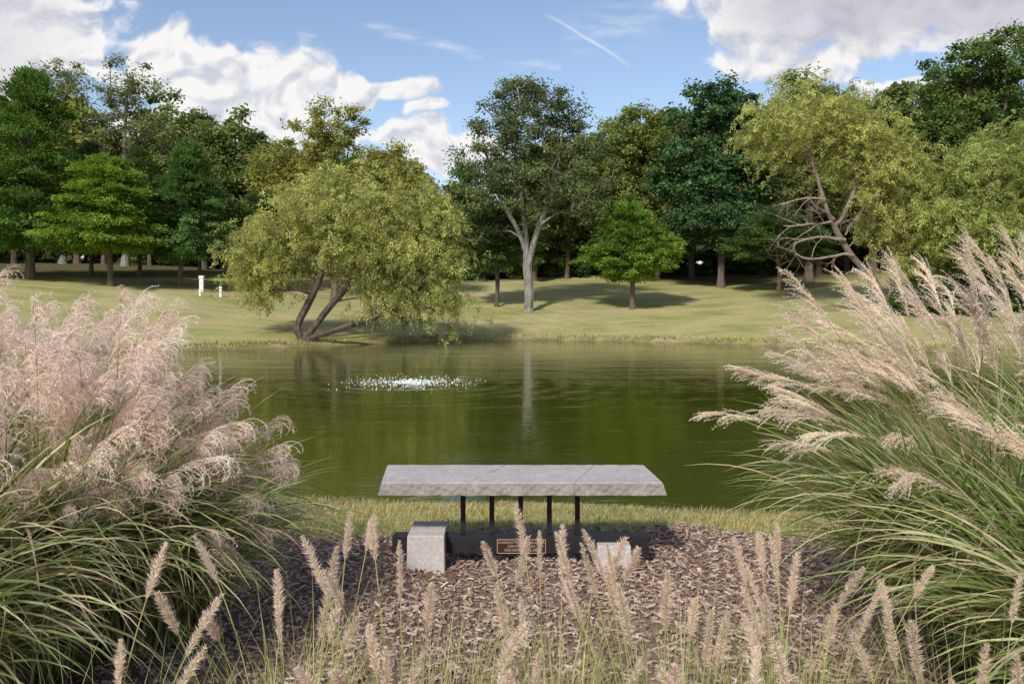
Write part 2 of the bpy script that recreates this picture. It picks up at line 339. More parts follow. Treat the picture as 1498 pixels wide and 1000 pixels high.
x,y=-21.2,41.5; z=zt(x,y)
tree('bald_cypress_tree',[[(x+.3,y,z),(x+.2,y,z+2),(x,y,z+5),(x,y,8.4)]],sample_cone(x,y,z+1.9,8.9,3.35,400,np.random.default_rng(131),.55),(.080,.132,.022),132,.5,.32,165,(.18,.07),'conifer',BRN,.15,.25,clv=.28)
x,y=-17.9,44.; z=zt(x,y)
tree('cypress_tree',[[(x-.5,y,z),(x-.3,y,z+2),(x,y,z+5),(x,y,9.6)]],sample_cone(x,y,z+1.7,10.2,2.9,300,np.random.default_rng(141),.7),(.048,.090,.030),142,.5,.35,160,(.19,.07),'conifer',BRN,.13,.25,clv=.28)
x,y=-14.6,48.; z=zt(x,y)
tree('cypress_tree',[[(x,y,z),(x,y,z+2),(x,y,z+5),(x,y,9.0)]],sample_cone(x,y,z+1.4,9.6,2.6,260,np.random.default_rng(143),.7),(.040,.074,.026),144,.5,.35,150,(.19,.07),'conifer',BRN,.13,.2)
for (x,y) in [(-24.3,46),(-22.2,47.5),(-19.6,50)]:
    z=zt(x,y); tree('cypress_tree',[[(x,y,z),(x,y,z+3),(x,y,z+6)]],sample_cone(x,y,z+2.3,z+7.5,2.3,120,np.random.default_rng(int(y)),.7),(.038,.068,.022),int(y)+7,.5,.35,140,(.19,.07),'conifer',BRN,.12,.3)
x,y=16.9,36.; z=zt(x,y)
cl=sample_lobes([(13.2,36,9.4,2.8,2.2,1.9),(15.5,36,9.0,2.2,1.9,1.7),(16.8,36,7.1,2.4,2,1.9),(18.2,36,5.6,2.0,1.8,1.8),(11.7,36,8.4,1.4,1.3,1.2),(18.6,35.5,3.6,1.9,1.6,1.7),(17.0,35.8,4.8,1.3,1.2,1.2)],340,np.random.default_rng(151),.5,.3)
tree('willow_tree',[[(x,y,z),(16.4,36,2.4),(15.3,35.9,3.5),(14.3,35.8,5.2),(13.7,35.9,7.2),(13.2,36,9)],[(14.6,35.8,4.7),(15.4,35.9,6.4),(15.8,36,8.4)],[(x,y,z),(17.4,36,3),(17.9,36,5)]],cl,YG,152,.64,lpc=200,ls=(.13,.042),style='willow',bark=(.22,.175,.15),R0=.19,fb=.35,yel=.2,clv=.28)
mb=MB(); rg=np.random.default_rng(160)
def bare(mb,p,d,ln,r,lev):
    n=6; P=[p]
    for k in range(n):
        d=nrm(d+rg.normal(0,.16,3)); P.append(P[-1]+d*ln/n)
    P=np.array(P); rr=np.linspace(r,r*.45,n+1)
    tubes(mb,P[:-1],P[1:],rr[:-1],rr[1:],np.array([(.34,.26,.22)]*n),0,6)
    if lev>0:
        for k in range(3 if lev>1 else 4):
            t=rg.integers(2,n+1); bare(mb,P[t],nrm(d*.6+rg.normal(0,.6,3)),ln*.55,rr[t]*.6,lev-1)
for (p,d,ln,r) in [((15.3,35.7,3.5),(-1,-.3,.35),2.6,.07),((14.9,35.6,4.2),(-1,-.2,.1),2.6,.07),((14.4,35.6,5.1),(-.8,-.3,.5),2.2,.06),((14.3,35.6,5.0),(-.9,-.2,-.35),2.2,.06),((14.9,35.6,4.4),(.3,-.4,.8),1.6,.05),((14.0,35.6,6.0),(-.7,-.3,.2),2.0,.05)]:
    bare(mb,np.array(p),nrm(np.array(d,float)),ln,r,3)
mb.build('broken_limbs',[MBARK],(15,35.7,3))
spread('willow_tree',20.3,34,8,[(20.3,34,6.4,2.6,2.2,1.7),(18.7,33,4.6,1.8,1.8,1.5),(22.3,34,6.0,2.2,2,2.0),(20.5,33,3.8,2.4,2,1.6)],330,(.134,.158,.056),171,.2,lpc=180,ls=(.14,.045),style='willow',rc=.65,bark=BRN,yel=.2,sep=.3)
spread('willow_tree',24,37,10,[(24,37,8.2,2.6,2.2,1.7),(22.5,36,6.6,2.2,1.8,1.6),(26.3,37,7.4,2.4,2,2.2),(24,36,4.6,3,2,2)],330,(.122,.150,.052),181,.2,lpc=180,ls=(.15,.048),style='willow',rc=.7,bark=BRN,yel=.2,sep=.32)
spread('oak_tree',27.5,48,18,[(27.5,48,14.6,3.2,2.6,2.8),(30.5,48,15,3,2.6,3.2),(26,48,11.5,2.6,2.2,2.4),(32,48,11,3,2.6,3),(29,48,8.5,4.5,3,3)],300,(.052,.084,.026),191,.3,lpc=160,ls=(.23,.13),rc=.75,bark=BRN)
spread('oak_tree',19,51,16,[(18.6,51,13.7,2.6,2.2,2.4),(21.3,51,12,2.4,2,2.4),(16.4,51,11.5,2,2,2.2),(19,51,9,4,2.6,2.6)],230,(.095,.114,.042),201,.27,lpc=130,ls=(.23,.13),rc=.75,bark=BRN)
spread('oak_tree',24,53,15,[(23.6,53,12.4,2.6,2.2,2.2),(26,53,11,2.4,2,2.4),(24,53,8.5,3.5,2.6,2.6)],190,(.048,.078,.028),211,.27,lpc=130,ls=(.23,.13),rc=.75,bark=BRN)
par_=bpy.data.objects.new('distant_trees',None); sc.collection.objects.link(par_)
gm=[]
for k,cc in enumerate([(.054,.084,.028),(.070,.100,.032),(.102,.120,.042),(.042,.070,.028),(.082,.102,.046)]):
    rg=np.random.default_rng(300+k)
    lob=[(0,0,8,2.0,2.0,2.6)]+[(rg.uniform(-2,2),rg.uniform(-1.6,1.6),rg.uniform(3,8),rg.uniform(1.3,2.2),rg.uniform(1.3,2.2),rg.uniform(1.4,2.2)) for _ in range(6)]
    cl=sample_lobes(lob,150,rg,.4,.4)
    gm.append(tree('distant_tree_mesh',[[(0,0,0),(0.1,0,3),(0,.1,6),(0,0,8.5)]],cl,cc,320+k,.7,.65,100,(.32,.19),'broad',BRN,.2,link=False,yel=.25,clv=.28))
def tophi(x): return np.interp(x,[-60,-30,-18,-12,-6,-3,2,8,14,22,40,60],[12,11.5,11,10,9,8,9.5,10.5,12,12.5,13,13])
rg=np.random.default_rng(400); k=0
for row,(yy,st) in enumerate([(58,3.2),(65,3.9)]):
    for x in np.arange(-50,50,st):
        x_=x+rg.uniform(-1,1); y_=yy+rg.uniform(-1.6,1.6)-.004*x*x*(abs(x)>15)
        o=bpy.data.objects.new('tree_%d'%k,gm[rg.integers(5)]); k+=1
        s_=tophi(x)/10.6*rg.uniform(.78,1.10)*(1+.06*row); o.scale=(s_*rg.uniform(.85,1.1),s_*.95,s_); o.rotation_euler=(0,0,rg.uniform(0,6.28))
        o.location=(x_,y_,zt(x_,y_)-.3); o.parent=par_; sc.collection.objects.link(o)
par2=bpy.data.objects.new('woodland_shrubs',None); sc.collection.objects.link(par2)
for y0_,st in ((60,1.9),(69,2.6)):
  for x in np.arange(-48,48,st):
    x_=x+rg.uniform(-.6,.6); y_=y0_+rg.uniform(-1,1)-.004*x*x*(abs(x)>15)
    o=bpy.data.objects.new('shrub',gm[[0,3,3,1][rg.integers(4)]]); s_=rg.uniform(.36,.5)*(1+.25*(y0_>65)); o.scale=(s_*1.5,s_*1.2,s_)
    o.rotation_euler=(0,0,rg.uniform(0,6.28)); o.location=(x_,y_,zt(x_,y_)-1.1); o.parent=par2; sc.collection.objects.link(o)
for (x_,y_,s_) in [(17.6,34.6,.3),(18.8,33.5,.33),(20.2,32.5,.35),(16.9,35.2,.2),(21.5,31.5,.35)]:
    o=bpy.data.objects.new('bush',gm[3]); o.scale=(s_,s_,s_*.75); o.location=(x_,y_,zt(x_,y_)-.6); o.rotation_euler=(0,0,x_*3); sc.collection.objects.link(o)

# ------------------------------------------------------------ lawn blades / shore tufts
def blades(name,x,y,h,w,col,rng,var=.2,lean=.5):
    n=len(x); z=tz(x,y); P0=np.stack([x,y,z-.005],1); a=rng.uniform(0,2*np.pi,n)
    d=np.stack([np.cos(a),np.sin(a),np.zeros(n)],1)*(rng.random(n)*lean)[:,None]
    hh=h*rng.uniform(.5,1.3,n); up=np.array([0,0,1.])
    P=np.stack([P0,P0+(up+d*.4)*hh[:,None]*.55,P0+(up*.9+d*1.3)*hh[:,None]],1)
    S=np.repeat(np.stack([-np.sin(a+.6),np.cos(a+.6),np.zeros(n)],1)[:,None],3,1)
    mb=MB(); c=np.array(col)[None]*rng.normal(1,var,(n,1)).clip(.4,1.7); c=c*(1+rng.random((n,1))*np.array([.5,.2,0]))
    pt=.5+.5*np.sin(x*2.3+np.sin(y*4))*np.sin(y*3.1+x*.7); c=c*(1+.25*(pt[:,None]-.5)*np.array([1.2,.8,.8]))
    ribbons(mb,P,S,np.array([1,.75,.15])*w,c); return mb.build(name,[MBLADE])
n=75000; x=R.uniform(-5,5,n); y=R.uniform(4.85,7.2,n); s=sdist(x,y); k=(y>medge(x)+R.normal(0,.07,n))&(s>.02)
blades('lawn_grass',x[k],y[k],.045,.006,(.36,.36,.18),R)
n=26000; ii=R.integers(0,len(poly),n); p=poly[ii]+R.normal(0,.35,(n,2)); s=sdist(p[:,0],p[:,1]); k=(s>.12)&(s<1.2)&(p[:,1]>20)
blades('shore_grass',p[k,0],p[k,1],.10,.03,(.26,.26,.10),R,.3)

# ------------------------------------------------------------ mulch chips
n=42000; x=R.uniform(-3,3,n); y=R.uniform(1.2,5.15,n); k=y<medge(x)+R.normal(0,.05,n); x=x[k];y=y[k];n=len(x)
z=tz(x,y)+R.random(n)*.018; a=R.uniform(0,2*np.pi,n)
A=nrm(np.stack([np.cos(a),np.sin(a),R.normal(0,.22,n)],1)); nn_=nrm(np.stack([R.normal(0,.32,n),R.normal(0,.32,n),np.ones(n)],1)); B=nrm(np.cross(nn_,A))
pal=np.array([(.41,.29,.225),(.30,.195,.145),(.52,.39,.32),(.15,.105,.08),(.36,.29,.25),(.62,.50,.42)])
c=pal[R.choice(6,n,p=[.28,.24,.17,.13,.12,.06])]*R.normal(1,.15,(n,1)).clip(.6,1.5)
Ln=R.uniform(.010,.050,n)[:,None]; W=R.uniform(.004,.014,n)[:,None]; cc=np.stack([x,y,z],1)
mb=MB(); Nn=np.cross(A,B); T=R.uniform(.0015,.004,n)[:,None]
V=np.stack([cc-A*Ln/2-B*W/2,cc-A*Ln/2+B*W/2*.7,cc+A*Ln/2+B*W/2,cc+A*Ln/2-B*W/2*.6],1); V=np.concatenate([V-Nn[:,None]*T[:,None],V+Nn[:,None]*T[:,None]],1)
f=np.array([[4,5,6,7],[0,3,2,1],[0,1,5,4],[1,2,6,5],[2,3,7,6],[3,0,4,7]])
mb.add(V.reshape(-1,3),(f[None]+np.arange(n)[:,None,None]*8).reshape(-1,4),np.repeat(c,8,0))
m,nt=newmat('mulch_chip'); at=N(nt,'ShaderNodeAttribute',attribute_name='Col'); OUT(nt,PR(nt,at.outputs['Color'],.85,.15)); mb.build('bark_mulch',[m])

# ------------------------------------------------------------ memorial bench
bench=bpy.data.objects.new('memorial_bench',None); sc.collection.objects.link(bench); bench.location=(.05,4.43,0)
def part(name,mb,mats,smooth=False,bev=0):
    o=mb.build(name,mats,(.05,4.43,0),smooth); o.location=(0,0,0); o.parent=bench
    if bev: b_=o.modifiers.new('b','BEVEL'); b_.width=bev; b_.segments=2
    return o
def concrete(name,c0,c1,lich=.35):
    m,nt=newmat(name); tc=N(nt,'ShaderNodeTexCoord'); ob=tc.outputs['Object']
    a=NOISE(nt,ob,5,6,.7,.2); b=NOISE(nt,ob,60,5,.7); d=NOISE(nt,ob,16,5,.7)
    c=MIX(nt,RAMP(nt,a,[(.35,0.),(.65,1.)]),c0,c1); c=MIX(nt,M(nt,'MULTIPLY',RAMP(nt,d,[(.50,0.),(.68,1.)]),lich),c,(.26,.235,.21))
    c=MIX(nt,M(nt,'MULTIPLY',RAMP(nt,NOISE(nt,MAP(nt,ob,(1,1,1),(3,1,2)),14,5,.75),[(.56,0.),(.70,1.)]),.35),c,(.60,.57,.54))
    c=MIX(nt,1,c,RAMP(nt,b,[(.3,.75),(.7,1.12)]),'MULTIPLY')
    OUT(nt,PR(nt,c,.9,.15,0,BUMP(nt,M(nt,'ADD',b,d),.45,.005))); return m
MC=concrete('weathered_concrete',(.42,.38,.36),(.49,.45,.425)); MC_SHADED=concrete('concrete_side_shaded',(.27,.235,.21),(.33,.29,.265),.3)  # slab sides: shade put into the colour, darker than the seat top
MF=concrete('concrete_foot',(.50,.46,.43),(.58,.54,.51),.25)
m,nt=newmat('black_steel'); tc=N(nt,'ShaderNodeTexCoord'); nz=NOISE(nt,tc.outputs['Object'],25,4,.6)
OUT(nt,PR(nt,MIX(nt,nz,(.010,.010,.012),(.030,.028,.028)),RAMP(nt,nz,[(.3,.4),(.7,.65)]),.3)); MS=m
m,nt=newmat('bronze_plaque'); OUT(nt,PR(nt,(.050,.024,.016),.45,.4,.1)); MP=m
m,nt=newmat('plaque_lettering'); OUT(nt,PR(nt,(.62,.44,.33),.4,.5,.1)); ML=m
def box(mb,x0,x1,y0,y1,z0,z1,tw=0,C=(1,1,1)):
    V=[(x0-tw,y0-tw,z0),(x1+tw,y0-tw,z0),(x1+tw,y1+tw,z0),(x0-tw,y1+tw,z0),(x0,y0,z1),(x1,y0,z1),(x1,y1,z1),(x0,y1,z1)]
    mb.add(V,[[3,2,1,0],[4,5,6,7],[0,1,5,4],[1,2,6,5],[2,3,7,6],[3,0,4,7]],C)
def slab(name,fl,fr,bl,br_,endl,endr):
    mb=MB(); nu,nv,nw=26,10,4
    y0,y1,z0,z1=4.20,4.67,.428,.490
    def pt(u,v,w):
        xf=fl+(fr-fl)*u; xb=bl+(br_-bl)*u; X_=xf+(xb-xf)*v; Y_=y0+(y1-y0)*v; Z_=z0+(z1-z0)*w
        fl_=(1-w)
        if v==0: Y_-=.010*fl_-.010*(w>.9)
        if u==0 and endl: X_-=.016*fl_
        if u==1 and endr: X_+=.018*fl_
        if v==0 and w>.9: Z_-=.004
        return np.array([X_,Y_,Z_])
    def face(fn,a,b,mi=0):
        V=[]
        for i in range(a+1):
            for j in range(b+1): V.append(fn(i/a,j/b))
        F=[[i*(b+1)+j,(i+1)*(b+1)+j,(i+1)*(b+1)+j+1,i*(b+1)+j+1] for i in range(a) for j in range(b)]
        V=np.array(V)
        def hn(P,f): return np.sin(P[:,0]*f+P[:,1]*f*1.3+1)*np.sin(P[:,1]*f*.9-P[:,2]*f*2+P[:,0]*f*.4)
        dsp=.0025*hn(V,35)+.0016*hn(V,90)
        side=(V[:,2]<z1-.004)
        V[:,1]+=dsp*side*1.2*(V[:,1]<4.3); V[:,2]+=dsp*.35
        mb.add(V,F,(1,1,1),mi)
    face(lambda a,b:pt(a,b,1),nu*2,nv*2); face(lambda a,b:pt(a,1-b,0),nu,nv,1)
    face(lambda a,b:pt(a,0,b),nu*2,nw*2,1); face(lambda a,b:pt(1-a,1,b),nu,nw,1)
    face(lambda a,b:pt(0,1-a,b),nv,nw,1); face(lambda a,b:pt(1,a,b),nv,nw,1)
    part(name,mb,[MC,MC_SHADED])
slab('seat_left',-.690,-.2430,-.730,-.034,True,False)
slab('seat_middle',-.2412,.3260,-.0305,.4805,False,False)
slab('seat_right',.3278,.797,.4835,.770,False,True)
mb=MB(); box(mb,-.60,.70,4.40,4.47,.395,.4255); part('seat_rail',mb,[MS])
for k,px_ in enumerate([-.272,-.112,.048,.208,.364]):
    mb=MB(); box(mb,px_-.0135,px_+.0135,4.42,4.447,.158,.3945); part('post_%d'%(k+1),mb,[MS],bev=.002)
mb=MB(); box(mb,-.660,.755,4.385,4.393,.062,.155); box(mb,-.660,.755,4.3935,4.475,.147,.155); box(mb,-.660,.755,4.3935,4.475,.062,.070); part('base_channel',mb,[MS],bev=.0015)
for s_ in (-1,1):
    mb=MB(); xx=.047+s_*.703; box(mb,xx-.004,xx+.004,4.394,4.472,.071,.146); part('channel_end_%s'%('a' if s_<0 else 'b'),mb,[MS])
mb=MB(); box(mb,-.565,-.365,4.29,4.384,-.04,.187,.004); part('foot_front_a',mb,[MF],bev=.006)
mb=MB(); box(mb,-.565,-.362,4.478,4.58,-.04,.187,.004); part('foot_back_a',mb,[MF],bev=.006)
mb=MB(); box(mb,-.562,-.368,4.3845,4.4775,.1555,.187); part('foot_top_a',mb,[MF],bev=.003)
mb=MB(); box(mb,.465,.645,4.31,4.384,-.04,.125,.004); part('foot_front_b',mb,[MF],bev=.006)
mb=MB(); box(mb,.465,.645,4.478,4.57,-.04,.125,.004); part('foot_back_b',mb,[MF],bev=.006)
mb=MB(); box(mb,-.086,.190,4.374,4.3845,.062,.146); part('plaque',mb,[MP],bev=.002)
mb=MB()
for b_ in [(-.082,.186,4.3715,4.3738,.1400,.1425),(-.082,.186,4.3715,4.3738,.0655,.0680),(-.082,-.0795,4.3715,4.3738,.0685,.1395),(.1835,.186,4.3715,4.3738,.0685,.1395)]: box(mb,*b_)
part('plaque_border',mb,[ML])
for k,(t,z_,sz_) in enumerate([('CLARENCE THOMAS WALLING, JR.',.120,.0165),('DOB MARCH 8, 1925',.099,.0165),('DOD DECEMBER 24, 2002',.078,.0165)]):
    cu=bpy.data.curves.new('plaque_text','FONT'); cu.body=t; cu.size=sz_; cu.align_x='CENTER'; cu.extrude=.0006; cu.materials.append(ML)
    o=bpy.data.objects.new('plaque_text_%d'%(k+1),cu); sc.collection.objects.link(o); o.parent=bench
    o.rotation_euler=(math.pi/2,0,0); o.location=(.052-.05,4.3730-4.43,z_)

mg,nt=newmat('galvanised'); OUT(nt,PR(nt,(.7,.7,.66),.5,.4))
def pedestal(x,y,w,h):
    z=zt(x,y); mb=MB(); box(mb,x-w,x+w,y-w*.7,y+w*.7,z-.1,z+h*.82); box(mb,x-w*1.2,x+w*1.2,y-w*.9,y+w*.9,z+h*.822,z+h); box(mb,x-w*.2,x+w*.2,y-w*.9,y-w*.72,z+h*.5,z+h*.6)
    o=mb.build('utility_pedestal',[mg],(x,y,z)); b_=o.modifiers.new('b','BEVEL'); b_.width=.015
pedestal(-16.6,42.6,.11,.85); pedestal(-15.0,41.0,.06,.55); pedestal(-15.9,40.6,.05,.35)

# ------------------------------------------------------------ maiden grass
def arcs(base,az,th0,th1,Ln,q,rng,pw=1.3):
    n=len(az); t=np.linspace(0,1,q); th=th0[:,None]+(th1-th0)[:,None]*t[None]**pw
    az_=az[:,None]+rng.normal(0,1,(n,1))*t[None]*.35
    d=np.stack([np.sin(th)*np.cos(az_),np.sin(th)*np.sin(az_),np.cos(th)],2)
    P=np.cumsum(d*(Ln/(q-1))[:,None,None],1); P=np.concatenate([np.zeros((n,1,3)),P[:,:-1]],1)+base[:,None]
    return P,d,az_
def maiden(name,cx,cy,nl,npl,seed,curl,lean,wind,az0,plc,plen,leafc=(.20,.245,.085),rad=.32,shrink=.2,ll=(.7,1.5),al_=(.08,.42),bls=(.10,.22)):
    rng=np.random.default_rng(seed); mb=MB(); z=zt(cx,cy)
    a=rng.uniform(0,2*np.pi,nl); r=rad*np.sqrt(rng.random(nl)); b_=np.stack([cx+r*np.cos(a),cy+r*np.sin(a),np.full(nl,z)],1)
    az=a+rng.normal(0,.7,nl); th0=np.abs(rng.normal(.18,.16,nl)); th1=rng.uniform(.9,2.75,nl); Ln=rng.uniform(*ll,nl); q=15
    P,d,az_=arcs(b_,az,th0,th1,Ln,q,rng,1.5)
    P[...,2]=np.maximum(P[...,2],z+.01+.03*rng.random((nl,1)))
    tw=rng.normal(0,.5,(nl,1))*np.linspace(.3,1.5,q)[None]
    S1=np.stack([-np.sin(az_),np.cos(az_),np.zeros_like(az_)],2); S2=np.cross(d,S1); S=S1*np.cos(tw)[...,None]+S2*np.sin(tw)[...,None]
    t=np.linspace(0,1,q); W=rng.uniform(.008,.0155,(nl,1))*(np.minimum(1,t*5+.5)*(1-t**3)+.04)[None]
    c=np.array(leafc)[None]*rng.normal(1,.28,(nl,1)).clip(.35,1.9)
    kind=rng.random(nl); k1=kind<.27; c[k1]=np.array((.46,.46,.24))*rng.uniform(.7,1.3,(k1.sum(),1)); k2=kind>.90; c[k2]=np.array((.56,.44,.29))*rng.uniform(.6,1.2,(k2.sum(),1))
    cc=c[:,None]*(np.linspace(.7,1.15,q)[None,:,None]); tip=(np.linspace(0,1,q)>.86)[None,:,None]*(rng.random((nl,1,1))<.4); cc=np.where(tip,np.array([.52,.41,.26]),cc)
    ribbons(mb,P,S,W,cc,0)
    a=az0[0]+rng.normal(0,az0[1],npl)
    r=rad*.8*np.sqrt(rng.random(npl)); a2=rng.uniform(0,2*np.pi,npl)
    b_=np.stack([cx+r*np.cos(a2),cy+r*np.sin(a2),np.full(npl,z)],1)
    th0=rng.uniform(.02,.22,npl); th1=th0+rng.uniform(*lean,npl); Ln=rng.uniform(*plen,npl)-shrink*(th1-.4); q=22
    P,d,az_=arcs(b_,a,th0,th1,Ln,q,rng,1.25)
    tubes(mb,P[:,:-1].reshape(-1,3),P[:,1:].reshape(-1,3),np.tile(np.linspace(.0024,.0012,q-1),npl),np.tile(np.linspace(.0023,.0011,q-1),npl),np.tile(np.array([[.36,.27,.14]]),(npl*(q-1),1)),0,4)
    nb=30; sid=np.repeat(np.arange(npl),nb); n=len(sid); u=rng.random(n)**.8
    f=(q-1)*(1-.17*(1-u)) ; i0=np.minimum(f.astype(int),q-2); fr=(f-i0)[:,None]; o=P[sid,i0]*(1-fr)+P[sid,i0+1]*fr; T=d[sid,i0]
    radl=nrm(np.cross(T,rng.normal(size=(n,3)))); al=rng.uniform(*al_,n)[:,None]
    dd_=nrm(T*np.cos(al)+radl*np.sin(al)); bl=rng.uniform(*bls,n)*(1.1-.45*u); m_=12; pts_=[o]; ds=[dd_]
    g=np.array([wind[0],wind[1],-1.]); cs=curl*rng.uniform(.4,1.6,n)[:,None]
    ax=nrm(np.cross(dd_,np.tile(g,(n,1)))+rng.normal(0,.25,(n,3)))
    for k in range(m_-1):
        ang=cs*(.4+1.1*k/m_); dd_=nrm(dd_*np.cos(ang)+np.cross(ax,dd_)*np.sin(ang)+rng.normal(0,.03,(n,3)))
        pts_.append(pts_[-1]+dd_*(bl/m_)[:,None]); ds.append(dd_)
    Q=np.stack(pts_,1); Dd=np.stack(ds,1)
    pc=np.array(plc)[None]*rng.normal(1,.08,(npl,1)); pc=pc[sid]*rng.normal(1,.08,(n,1)); pc=pc*(1+rng.normal(0,.03,(n,3)))
    Sb=nrm(np.cross(Dd,rng.normal(size=(n,1,3)))); ribbons(mb,Q,Sb,np.linspace(.0030,.0018,m_)[None],pc,1)
    reps=3; qq=np.repeat(Q.reshape(-1,3),reps,0); d2=np.repeat(Dd.reshape(-1,3),reps,0); nn=len(qq)
    h_=nrm(d2*.8+rng.normal(0,.55,(nn,3))); hl=rng.uniform(.006,.015,nn); pc2=np.repeat(np.repeat(pc,m_,0),reps,0)*rng.normal(1.05,.12,(nn,1))
    leaves(mb,qq+h_*hl[:,None]/2,h_,nrm(np.cross(h_,rng.normal(size=(nn,3)))),hl,.0022,pc2,1)
    return mb.build(name,[MBLADE,MPLUME],(cx,cy,z))
PL=(.88,.71,.605); PRr=(.87,.725,.575); LR=(.21,.275,.075)
maiden('maiden_grass',-1.95,3.2,3200,125,501,.28,(.35,1.35),(.9,-.2),(-.1,1.1),PL,(1.2,1.6),shrink=.30,ll=(.6,1.35))
maiden('maiden_grass',-2.75,3.9,2000,100,511,.28,(.25,1.1),(.9,-.2),(-.1,1.2),PL,(1.3,1.75),rad=.4,shrink=.25,ll=(.6,1.4))
maiden('maiden_grass',-2.1,2.45,3000,38,521,.26,(.3,1.1),(.9,-.1),(0,1.1),PL,(1.0,1.4),rad=.3,ll=(.6,1.3))
maiden('maiden_grass',-1.6,3.4,1700,42,561,.28,(.5,1.7),(.9,-.2),(-.1,.7),PL,(.85,1.25),rad=.25,shrink=.15,ll=(.5,1.10))
maiden('maiden_grass',2.0,3.25,3200,76,531,.07,(.25,1.6),(-.6,-.2),(2.9,1.0),PRr,(1.42,1.75),leafc=LR,shrink=.10,al_=(.04,.22),ll=(.6,1.4))
maiden('maiden_grass',3.05,3.9,2000,62,541,.07,(.1,.8),(-.6,-.2),(2.6,1.4),PRr,(1.5,1.85),leafc=LR,rad=.4,al_=(.04,.22))
maiden('maiden_grass',2.05,2.35,2800,18,551,.07,(.4,1.2),(-.6,-.2),(2.9,1.0),PRr,(1.1,1.45),leafc=LR,rad=.28,al_=(.04,.22),ll=(.6,1.3))

# ------------------------------------------------------------ fountain grass in front
def fountain_grass(name,cx,cy,ns,nl,seed,hs=(.55,.86),lean=(.1,.6),rad=.16):
    rng=np.random.default_rng(seed); mb=MB(); z=zt(cx,cy)
    a=rng.uniform(0,2*np.pi,nl); r=rad*np.sqrt(rng.random(nl)); b_=np.stack([cx+r*np.cos(a),cy+r*np.sin(a),np.full(nl,z)],1)
    P,d,az_=arcs(b_,a+rng.normal(0,.6,nl),np.abs(rng.normal(.2,.15,nl)),rng.uniform(.3,1.7,nl),rng.uniform(.32,.72,nl),10,rng)
    S=np.stack([-np.sin(az_),np.cos(az_),np.zeros_like(az_)],2); t=np.linspace(0,1,10)
    c=np.array((.36,.39,.13))*rng.normal(1,.25,(nl,1)).clip(.4,1.7); k=rng.random(nl)<.25; c[k]=np.array((.54,.44,.26))
    ribbons(mb,P,S,rng.uniform(.0025,.0040,(nl,1))*(1.05-t**2)[None],c,0)
    a=rng.uniform(0,2*np.pi,ns); r=rad*np.sqrt(rng.random(ns)); b_=np.stack([cx+r*np.cos(a),cy+r*np.sin(a),np.full(ns,z)],1)
    th0=rng.uniform(.0,.2,ns); th1=th0+rng.uniform(*lean,ns); q=20; Ln=rng.uniform(*hs,ns)
    P,d,az_=arcs(b_,a+rng.normal(0,.4,ns),th0,th1,Ln,q,rng,1.5)
    tubes(mb,P[:,:-1].reshape(-1,3),P[:,1:].reshape(-1,3),np.full(ns*(q-1),.0015),np.full(ns*(q-1),.0014),np.tile(np.array([[.48,.48,.19]]),(ns*(q-1),1)),0,4)
    nb=680; sid=np.repeat(np.arange(ns),nb); n=len(sid); u=rng.random(n); sl=rng.uniform(.10,.17,ns); sw=rng.uniform(.75,1.2,ns)
    f=(q-1)*(1-(sl/Ln)[sid]*(1-u)); i0=np.minimum(f.astype(int),q-2); fr=(f-i0)[:,None]; o=P[sid,i0]*(1-fr)+P[sid,i0+1]*fr; T=d[sid,i0]
    rd=nrm(np.cross(T,rng.normal(size=(n,3)))); h_=nrm(T*rng.uniform(.4,1.2,(n,1))+rd); prof=np.minimum(1,u*5+.3)*np.minimum(1,(1-u)*2.0+.4)
    hl=rng.uniform(.008,.027,n)*prof*sw[sid]; c=(np.array((.87,.70,.575))*rng.normal(1,.07,(ns,1)))[sid]*rng.normal(1,.14,(n,1))
    leaves(mb,o+h_*hl[:,None]/2,h_,nrm(np.cross(h_,rng.normal(size=(n,3)))),hl,.0014,c,1)
    return mb.build(name,[MBLADE,MPLUME],(cx,cy,z))
for k,(x,y,ns,nl) in enumerate([(-.62,2.2,11,320),(-.25,2.05,10,320),(.12,2.2,11,340),(.45,2.1,12,320),(.8,2.25,12,320),(-.95,1.75,8,240),(1.15,2.0,11,260),(-.05,1.7,6,200),(.6,1.7,6,180),(-.45,1.55,6,160)]):
    fountain_grass('fountain_grass',x,y,ns,nl,601+k*3)

# ------------------------------------------------------------ world
EL=math.radians(39); ROT=math.atan2(-.38,-.88)
w=bpy.data.worlds.new('World'); sc.world=w; w.use_nodes=True; nt=w.node_tree; nt.nodes.clear()
sky=N(nt,'ShaderNodeTexSky',sky_type='NISHITA'); sky.sun_disc=False; sky.sun_elevation=EL; sky.sun_rotation=ROT%(2*math.pi); sky.air_density=1.1; sky.dust_density=.6; sky.ozone_density=1.8
tc=N(nt,'ShaderNodeTexCoord'); sp=N(nt,'ShaderNodeSeparateXYZ'); L(nt,tc.outputs['Generated'],sp.inputs[0])
yy=M(nt,'MAXIMUM',M(nt,'ABSOLUTE',sp.outputs[1]),.15)
cb=N(nt,'ShaderNodeCombineXYZ'); L(nt,M(nt,'DIVIDE',sp.outputs[0],yy),cb.inputs[0]); L(nt,M(nt,'DIVIDE',sp.outputs[2],yy),cb.inputs[1])
uv=cb.outputs[0]
nA=N(nt,'ShaderNodeTexNoise',noise_dimensions='2D'); nA.inputs['Scale'].default_value=8; nA.inputs['Detail'].default_value=3; nA.inputs['Roughness'].default_value=.55; L(nt,uv,nA.inputs['Vector'])
warp=VM(nt,'MULTIPLY',VM(nt,'SUBTRACT',nA.outputs['Color'],(.5,.5,.5)),(.09,.06,0))
p=VM(nt,'ADD',uv,warp)
